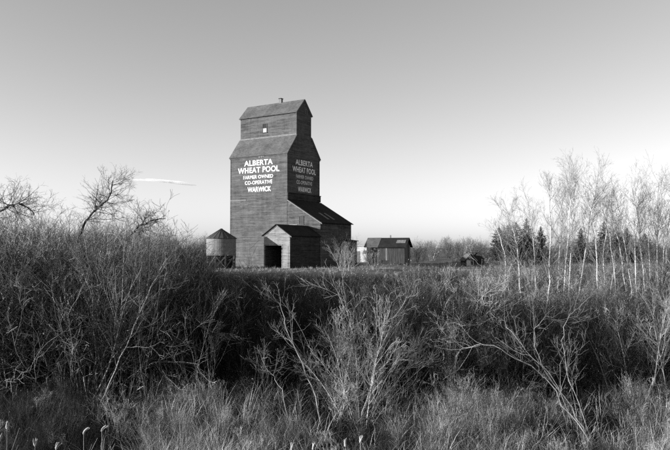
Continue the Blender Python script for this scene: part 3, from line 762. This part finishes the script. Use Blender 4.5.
BIR = [((544, 330), (547, 300), (549, 273), (551, 240), (550, 210), (550, 180)), ((560, 325), (563, 297), (567, 250), (570, 210), (575, 190), (580, 170)),
       ((566, 330), (568, 293), (571, 250), (573, 210), (577, 182)), ((576, 325), (580, 283), (587, 243), (590, 213), (595, 196), (601, 176)),
       ((630, 330), (625, 287), (620, 250), (613, 220), (607, 194)), ((634, 325), (631, 287), (625, 245), (621, 223), (617, 196)),
       ((648, 335), (645, 297), (641, 253), (638, 220), (633, 188)), ((657, 340), (657, 303), (657, 253), (658, 220), (660, 178)),
       ((664, 330), (665, 283), (667, 240), (671, 205), (674, 184)), ((506, 320), (505, 283), (505, 255), (501, 240), (496, 226)),
       ((521, 315), (519, 270), (517, 244), (513, 228), (509, 213)), ((606, 330), (604, 290), (603, 255), (606, 225), (612, 198)),
       ((534, 320), (535, 280), (534, 250), (531, 222), (528, 200)), ((687, 340), (684, 290), (680, 240), (678, 190)),
       ((555, 325), (557, 290), (559, 255), (562, 222), (561, 196)), ((594, 330), (597, 290), (596, 250), (594, 222), (590, 203)), ((637, 335), (636, 295), (635, 258), (634, 228), (640, 200)),
       ((652, 335), (650, 295), (649, 255), (648, 222), (652, 192)), ((662, 340), (661, 300), (663, 262), (666, 230), (665, 202)), ((616, 330), (615, 292), (612, 256), (609, 228), (600, 204))]
BLAB = ['tall pale birch with straight trunk, left of the bright birch clump', 'slender pale birch in the middle clump, curving right at its top',
        'straight thin birch close beside the curving one in the middle clump', 'pale birch leaning right with a dark forked upper limb',
        'pale birch leaning left, outermost of the leaning pair on the right', 'pale birch leaning left, inner one of the leaning pair on the right',
        'thick pale birch with slight left lean near the right edge', 'tall upright birch near the right edge of the brush',
        'thin birch cut by the right edge, leaning outward', 'small pale birch in front of the spruces, leaning left at the top',
        'thin pale birch crossing the spruce clump', 'faint thin birch between the two right clumps', 'thin grey birch just right of the spruce clump', 'birch beyond the right edge, only its branches showing',
        'thin short birch between the tall straight birch and the middle clump', 'short birch just right of the forked one', 'slim birch between the leaning pair and the thick birch',
        'slim upright birch close left of the tall one at the right edge', 'short thin birch beside the tall one at the right edge', 'thin birch left of the leaning pair, bending left']
for i, (p, lab) in enumerate(zip(BIR, BLAB)):
    if i == 13: continue                                   # outside the frame
    d = 25 + (i * 7 % 5) * 1.3
    path_tree('birch_tree', lab, p, d, 0.044 if i in (0, 3, 6, 7) else 0.033, BIRCH, 0.42, 50 + i, mat='birch', crown=0.22, depth=0.3, group='pale birches on the right')

# spruces
def spruce(px, d, top, width, label, seed):
    rg = random.Random(seed); x = X(px, d); H = CAM_Z - (top - 247.5) / F_PX * d; rad = width * 1.5 / F_PX * d
    t = empty('spruce_tree', (x, d, 0), 0, label, 'tree', 'dark spruces beyond the birches')
    link('trunk', tube_mesh('trunk', [([(0, 0, -0.2), (0.03, 0, H * 0.5), (0, 0, H)], 0.14, 0.02, 0.05)], M['bark'], 6), None, t)
    V, Q, T = [], [], []
    nb = 150
    whorl = 1.0
    for i in range(nb):
        if i % 6 == 0: whorl = rg.uniform(0.55, 1.25)
        f = 0.06 + 0.94 * (i / nb); z = H * f; ln = rad * (1 - f) ** 0.8 * whorl * rg.uniform(0.6, 1.25) + 0.03; az = i * 2.4 + rg.gauss(0, 0.3)
        ca, sa = math.cos(az), math.sin(az); tn = 0.022 * rg.uniform(0.6, 1.6); q = 0.25 + 0.75 * min(1, (1 - f) * 2.2)
        for j in range(22):
            s = rg.uniform(0.15, 1.0) * ln; zz = z - 0.22 * s + 0.25 * s * s / (ln + 0.1) + rg.gauss(0, 0.05)
            cx, cy = ca * s + rg.gauss(0, 0.12 * q), sa * s + rg.gauss(0, 0.12 * q); w = rg.uniform(0.07, 0.18) * q; a = az + rg.gauss(0, 0.6); dx, dy = math.cos(a) * w, math.sin(a) * w
            k = len(V); ti = rg.uniform(-0.1, 0.1) * q
            V += [(cx - dx, cy - dy, zz - ti), (cx - dy * 0.35, cy + dx * 0.35, zz - 0.05 * q), (cx + dx, cy + dy, zz + ti - 0.03), (cx + dy * 0.35, cy - dx * 0.35, zz + 0.06 * q)]; Q.append((k, k + 1, k + 2, k + 3)); T += [tn] * 4
    link('crown', array_mesh('crown', np.array(V), np.array(Q), np.array(T), (M['needle'],)), None, t)
for a in ((499, 106, 227, 16, 'dark spruce at the left end of the left spruce clump', 1), (508, 110, 225, 18, 'dark spruce second from left in the left spruce clump', 2),
          (516, 107, 222, 18, 'broad dark spruce in the heart of the left spruce clump', 3), (526.5, 105, 218, 15, 'tallest pointed spruce at the right end of the left clump', 4),
          (541, 112, 226, 9, 'small lone spruce behind the tall straight birch', 5), (581, 108, 228, 11, 'narrow dark spruce behind the middle birch clump', 6),
          (604, 106, 222, 18, 'broad dark spruce left in the right spruce clump', 7), (616, 109, 226, 15, 'dark spruce behind the leaning birch pair', 8),
          (627, 107, 228, 14, 'dark spruce at the right end of the right clump', 9), (645, 115, 233, 12, 'short spruce behind the thick right birch', 10)):
    spruce(*a)

# foreground bushes
hero_bush('willow_bush', 'large pale many-stemmed willow bush in the left foreground', X(88, 15.2), 15.2, 4.3, 20, 17, WILLOW3, 0.102, 11, 0.02, 0.35, 0.5)
hero_bush('willow_bush', 'willow bush at the left edge behind the cattails', X(18, 17), 17, 4.2, 20, 14, WILLOW3, 0.072, 12, 0.017, 0.5, 0.25)
hero_bush('willow_bush', 'loose willow bush at the right end of the tall left brush', X(140, 18.5), 18.5, 3.9, 20, 13, WILLOW3, 0.078, 13, 0.017, 0.5, 0.3)
hero_bush('willow_bush', 'slim upright willow with straight thin stems beside the pale sedge', X(203, 14.5), 14.5, 2.6, 9, 11, WILLOW, 0.078, 14, 0.009, 0.3, 0.35)
hero_bush('willow_bush', 'wide spreading pale willow bush in the centre foreground', X(358, 13.2), 13.2, 3.1, 44, 22, WILLOW3, 0.11, 15, 0.011, 0.35, 0.35)
hero_bush('willow_bush', 'low round bush growing against the dark lean-to wall', X(347, 66), 66, 3.2, 36, 26, WILLOW3, 0.120, 16, 0.02, 1.0, 0.4)
hero_bush('willow_bush', 'rounded bush at the right corner of the lean-to', X(374, 68), 68, 2.0, 36, 18, WILLOW3, 0.120, 17, 0.016, 0.9, 0.4)
hero_bush('willow_bush', 'thin bush at the right end of the grey shed', X(416, 80), 80, 2.6, 22, 12, WILLOW3, 0.120, 18, 0.02, 0.9, 0.4)
hero_bush('willow_bush', 'dense brushy willow below the small far shelters', X(470, 22), 22, 2.5, 24, 8, WILLOW3, 0.05, 19, 0.014, 0.5, 0.3)
hero_bush('willow_bush', 'grey willow bush in the right foreground beside the leaning branches', X(640, 15), 15, 2.6, 22, 10, WILLOW3, 0.07, 20, 0.014, 0.5, 0.3)
hero_bush('willow_bush', 'pale twiggy bush among the birch trunks', X(600, 25), 25, 3.2, 24, 14, WILLOW3, 0.132, 21, 0.015, 0.6, 0.4)
hero_bush('willow_bush', 'pale twiggy bush below the left spruce clump', X(512, 27), 27, 3.1, 24, 14, WILLOW3, 0.120, 22, 0.015, 0.6, 0.4)

hero_bush('willow_bush', 'pale twiggy bush at the foot of the rightmost birches', X(652, 27), 27, 3.0, 24, 12, WILLOW3, 0.11, 23, 0.014, 0.6, 0.4)

FALLEN = [dict(n=8, w=0.1, up=0, kids=14, t0=0.25, ang=42, len=0.3, rr=0.55, taper=0.25),
          dict(n=5, w=0.2, up=0.08, kids=5, t0=0.2, ang=40, len=0.5, rr=0.6, taper=0.35),
          dict(n=4, w=0.22, up=0.05, kids=2, t0=0.2, ang=40, len=0.5, rr=0.7, taper=0.5), dict(n=3, w=0.2, up=0.03, kids=0, t0=0, ang=0, len=0, rr=1)]
path_tree('fallen_branch', 'pale bare branch arching over to the left in the right foreground', [(588, 440), (568, 412), (545, 378), (520, 360), (500, 348), (480, 343), (462, 347), (455, 356)], 11.5, 0.012, FALLEN, 0.24, 31, cat='branch', depth=0.1)
path_tree('fallen_branch', 'pale bare branch leaning up-left beside the arching one', [(585, 436), (570, 405), (545, 372), (525, 350), (510, 330), (498, 318), (490, 312)], 11.7, 0.012, FALLEN, 0.24, 32, cat='branch', depth=0.1)
path_tree('fallen_branch', 'short crooked pale branch left of the central bush', [(326, 436), (316, 395), (303, 362), (292, 340), (285, 322), (281, 306), (276, 300)], 12.8, 0.016, FALLEN, 0.27, 33, cat='branch', depth=0.1)
path_tree('fallen_branch', 'tall pale forked stem standing right of the left willow', [(103, 400), (112, 380), (128, 345), (140, 315), (150, 290), (160, 270), (168, 258)], 14.2, 0.018, FALLEN, 0.27, 34, cat='branch', depth=0.1)
path_tree('fallen_branch', 'small pale twig bent over in the dark gap before the sedge', [(292, 425), (283, 388), (275, 375), (266, 366), (262, 358), (268, 356), (274, 362)], 13.5, 0.009, FALLEN, 0.25, 35, cat='branch', depth=0.05)
path_tree('fallen_branch', 'long pale branch reaching up-right out of the central bush', [(362, 410), (372, 375), (382, 345), (392, 318), (404, 302), (418, 292)], 13.0, 0.015, FALLEN, 0.27, 36, cat='branch', depth=0.1)

path_tree('fallen_branch', 'thin pale upright branch rising right of the leaning pair', [(590, 440), (577, 402), (565, 368), (560, 340), (566, 320), (575, 308)], 11.9, 0.010, FALLEN, 0.22, 37, cat='branch', depth=0.1)
path_tree('fallen_branch', 'thin looping branch hanging over the leaning pair', [(572, 420), (548, 372), (533, 345), (533, 328), (545, 318), (560, 322), (566, 334)], 12.2, 0.009, FALLEN, 0.22, 38, cat='branch', depth=0.1)

# cattails
def cattail(px, py, d, label, seed, bend=0.0):
    rg = random.Random(seed); x = X(px, d); z0 = ground_z(x, d); zt = CAM_Z - (py - 247.5) / F_PX * d; h = zt - z0
    t = empty('cattail', (x, d, z0), 0, label, 'cattail', 'cattails along the bottom edge')
    link('stalk', tube_mesh('stalk', [([(0, 0, -0.1), (0.01, 0, h * 0.5), (0, 0.01, h)], 0.006, 0.004, 0.4)], M['grass'], 4), None, t)
    mb = []
    for k in range(9):                                     # burst, ragged fluff round the stalk
        q = [(rg.gauss(0, 0.004), 0.01 + rg.gauss(0, 0.004), h - 0.03 + rg.uniform(0, 0.03))]
        dx, dz = rg.gauss(0, 0.10) + 0.1 * bend, 1.0
        for j in range(3):
            dx += 0.35 * bend + rg.gauss(0, 0.15); st = rg.uniform(0.022, 0.034)
            q.append((q[-1][0] + dx * st, q[-1][1] + rg.gauss(0, 0.004), q[-1][2] + dz * st)); dz -= 0.15 * abs(bend)
        mb.append((q, rg.uniform(0.008, 0.014), 0.004, 1))
    link('seed_head', tube_mesh('seed_head', mb, M['fluff'], 7), None, t)
    for i in range(3):
        a = rg.uniform(0, 6.28); l = h * rg.uniform(0.6, 0.95)
        link('leaf', tube_mesh('leaf', [([(0, 0, 0), (0.05 * math.cos(a), 0.05 * math.sin(a), l * 0.6), (0.2 * math.cos(a), 0.2 * math.sin(a), l)], 0.008, 0.002, 0.35)], M['grass'], 3), None, t)
CT = [(86, 430, 9.6, 'pale fluffy cattail with bent head, left of a close pair', 1.0), (104, 428, 9.7, 'pale fluffy cattail with bent head, right of a close pair', 1.2),
      (59, 445, 9.2, 'short pale cattail head left of the bent pair', 0.4), (10, 425, 9.5, 'tall thin cattail nearest the left edge', 0.1), (3, 437, 9.2, 'broken cattail stub at the left edge', 0.1),
      (38, 442, 9.3, 'small cattail between the edge stalks and the bent pair', 0.2), (345, 442, 9.3, 'pale upright cattail below the central bush', 0.2), (360, 438, 9.3, 'taller pale cattail right under the central bush', 0.3),
      (292, 446, 9.2, 'short cattail in the sedge left of the central bush', 0.2), (313, 445, 9.2, 'cattail in the sedge midway to the central bush', 0.3)]
for i, (px, py, d, lab, b) in enumerate(CT): cattail(px, py, d, lab, 600 + i, b)
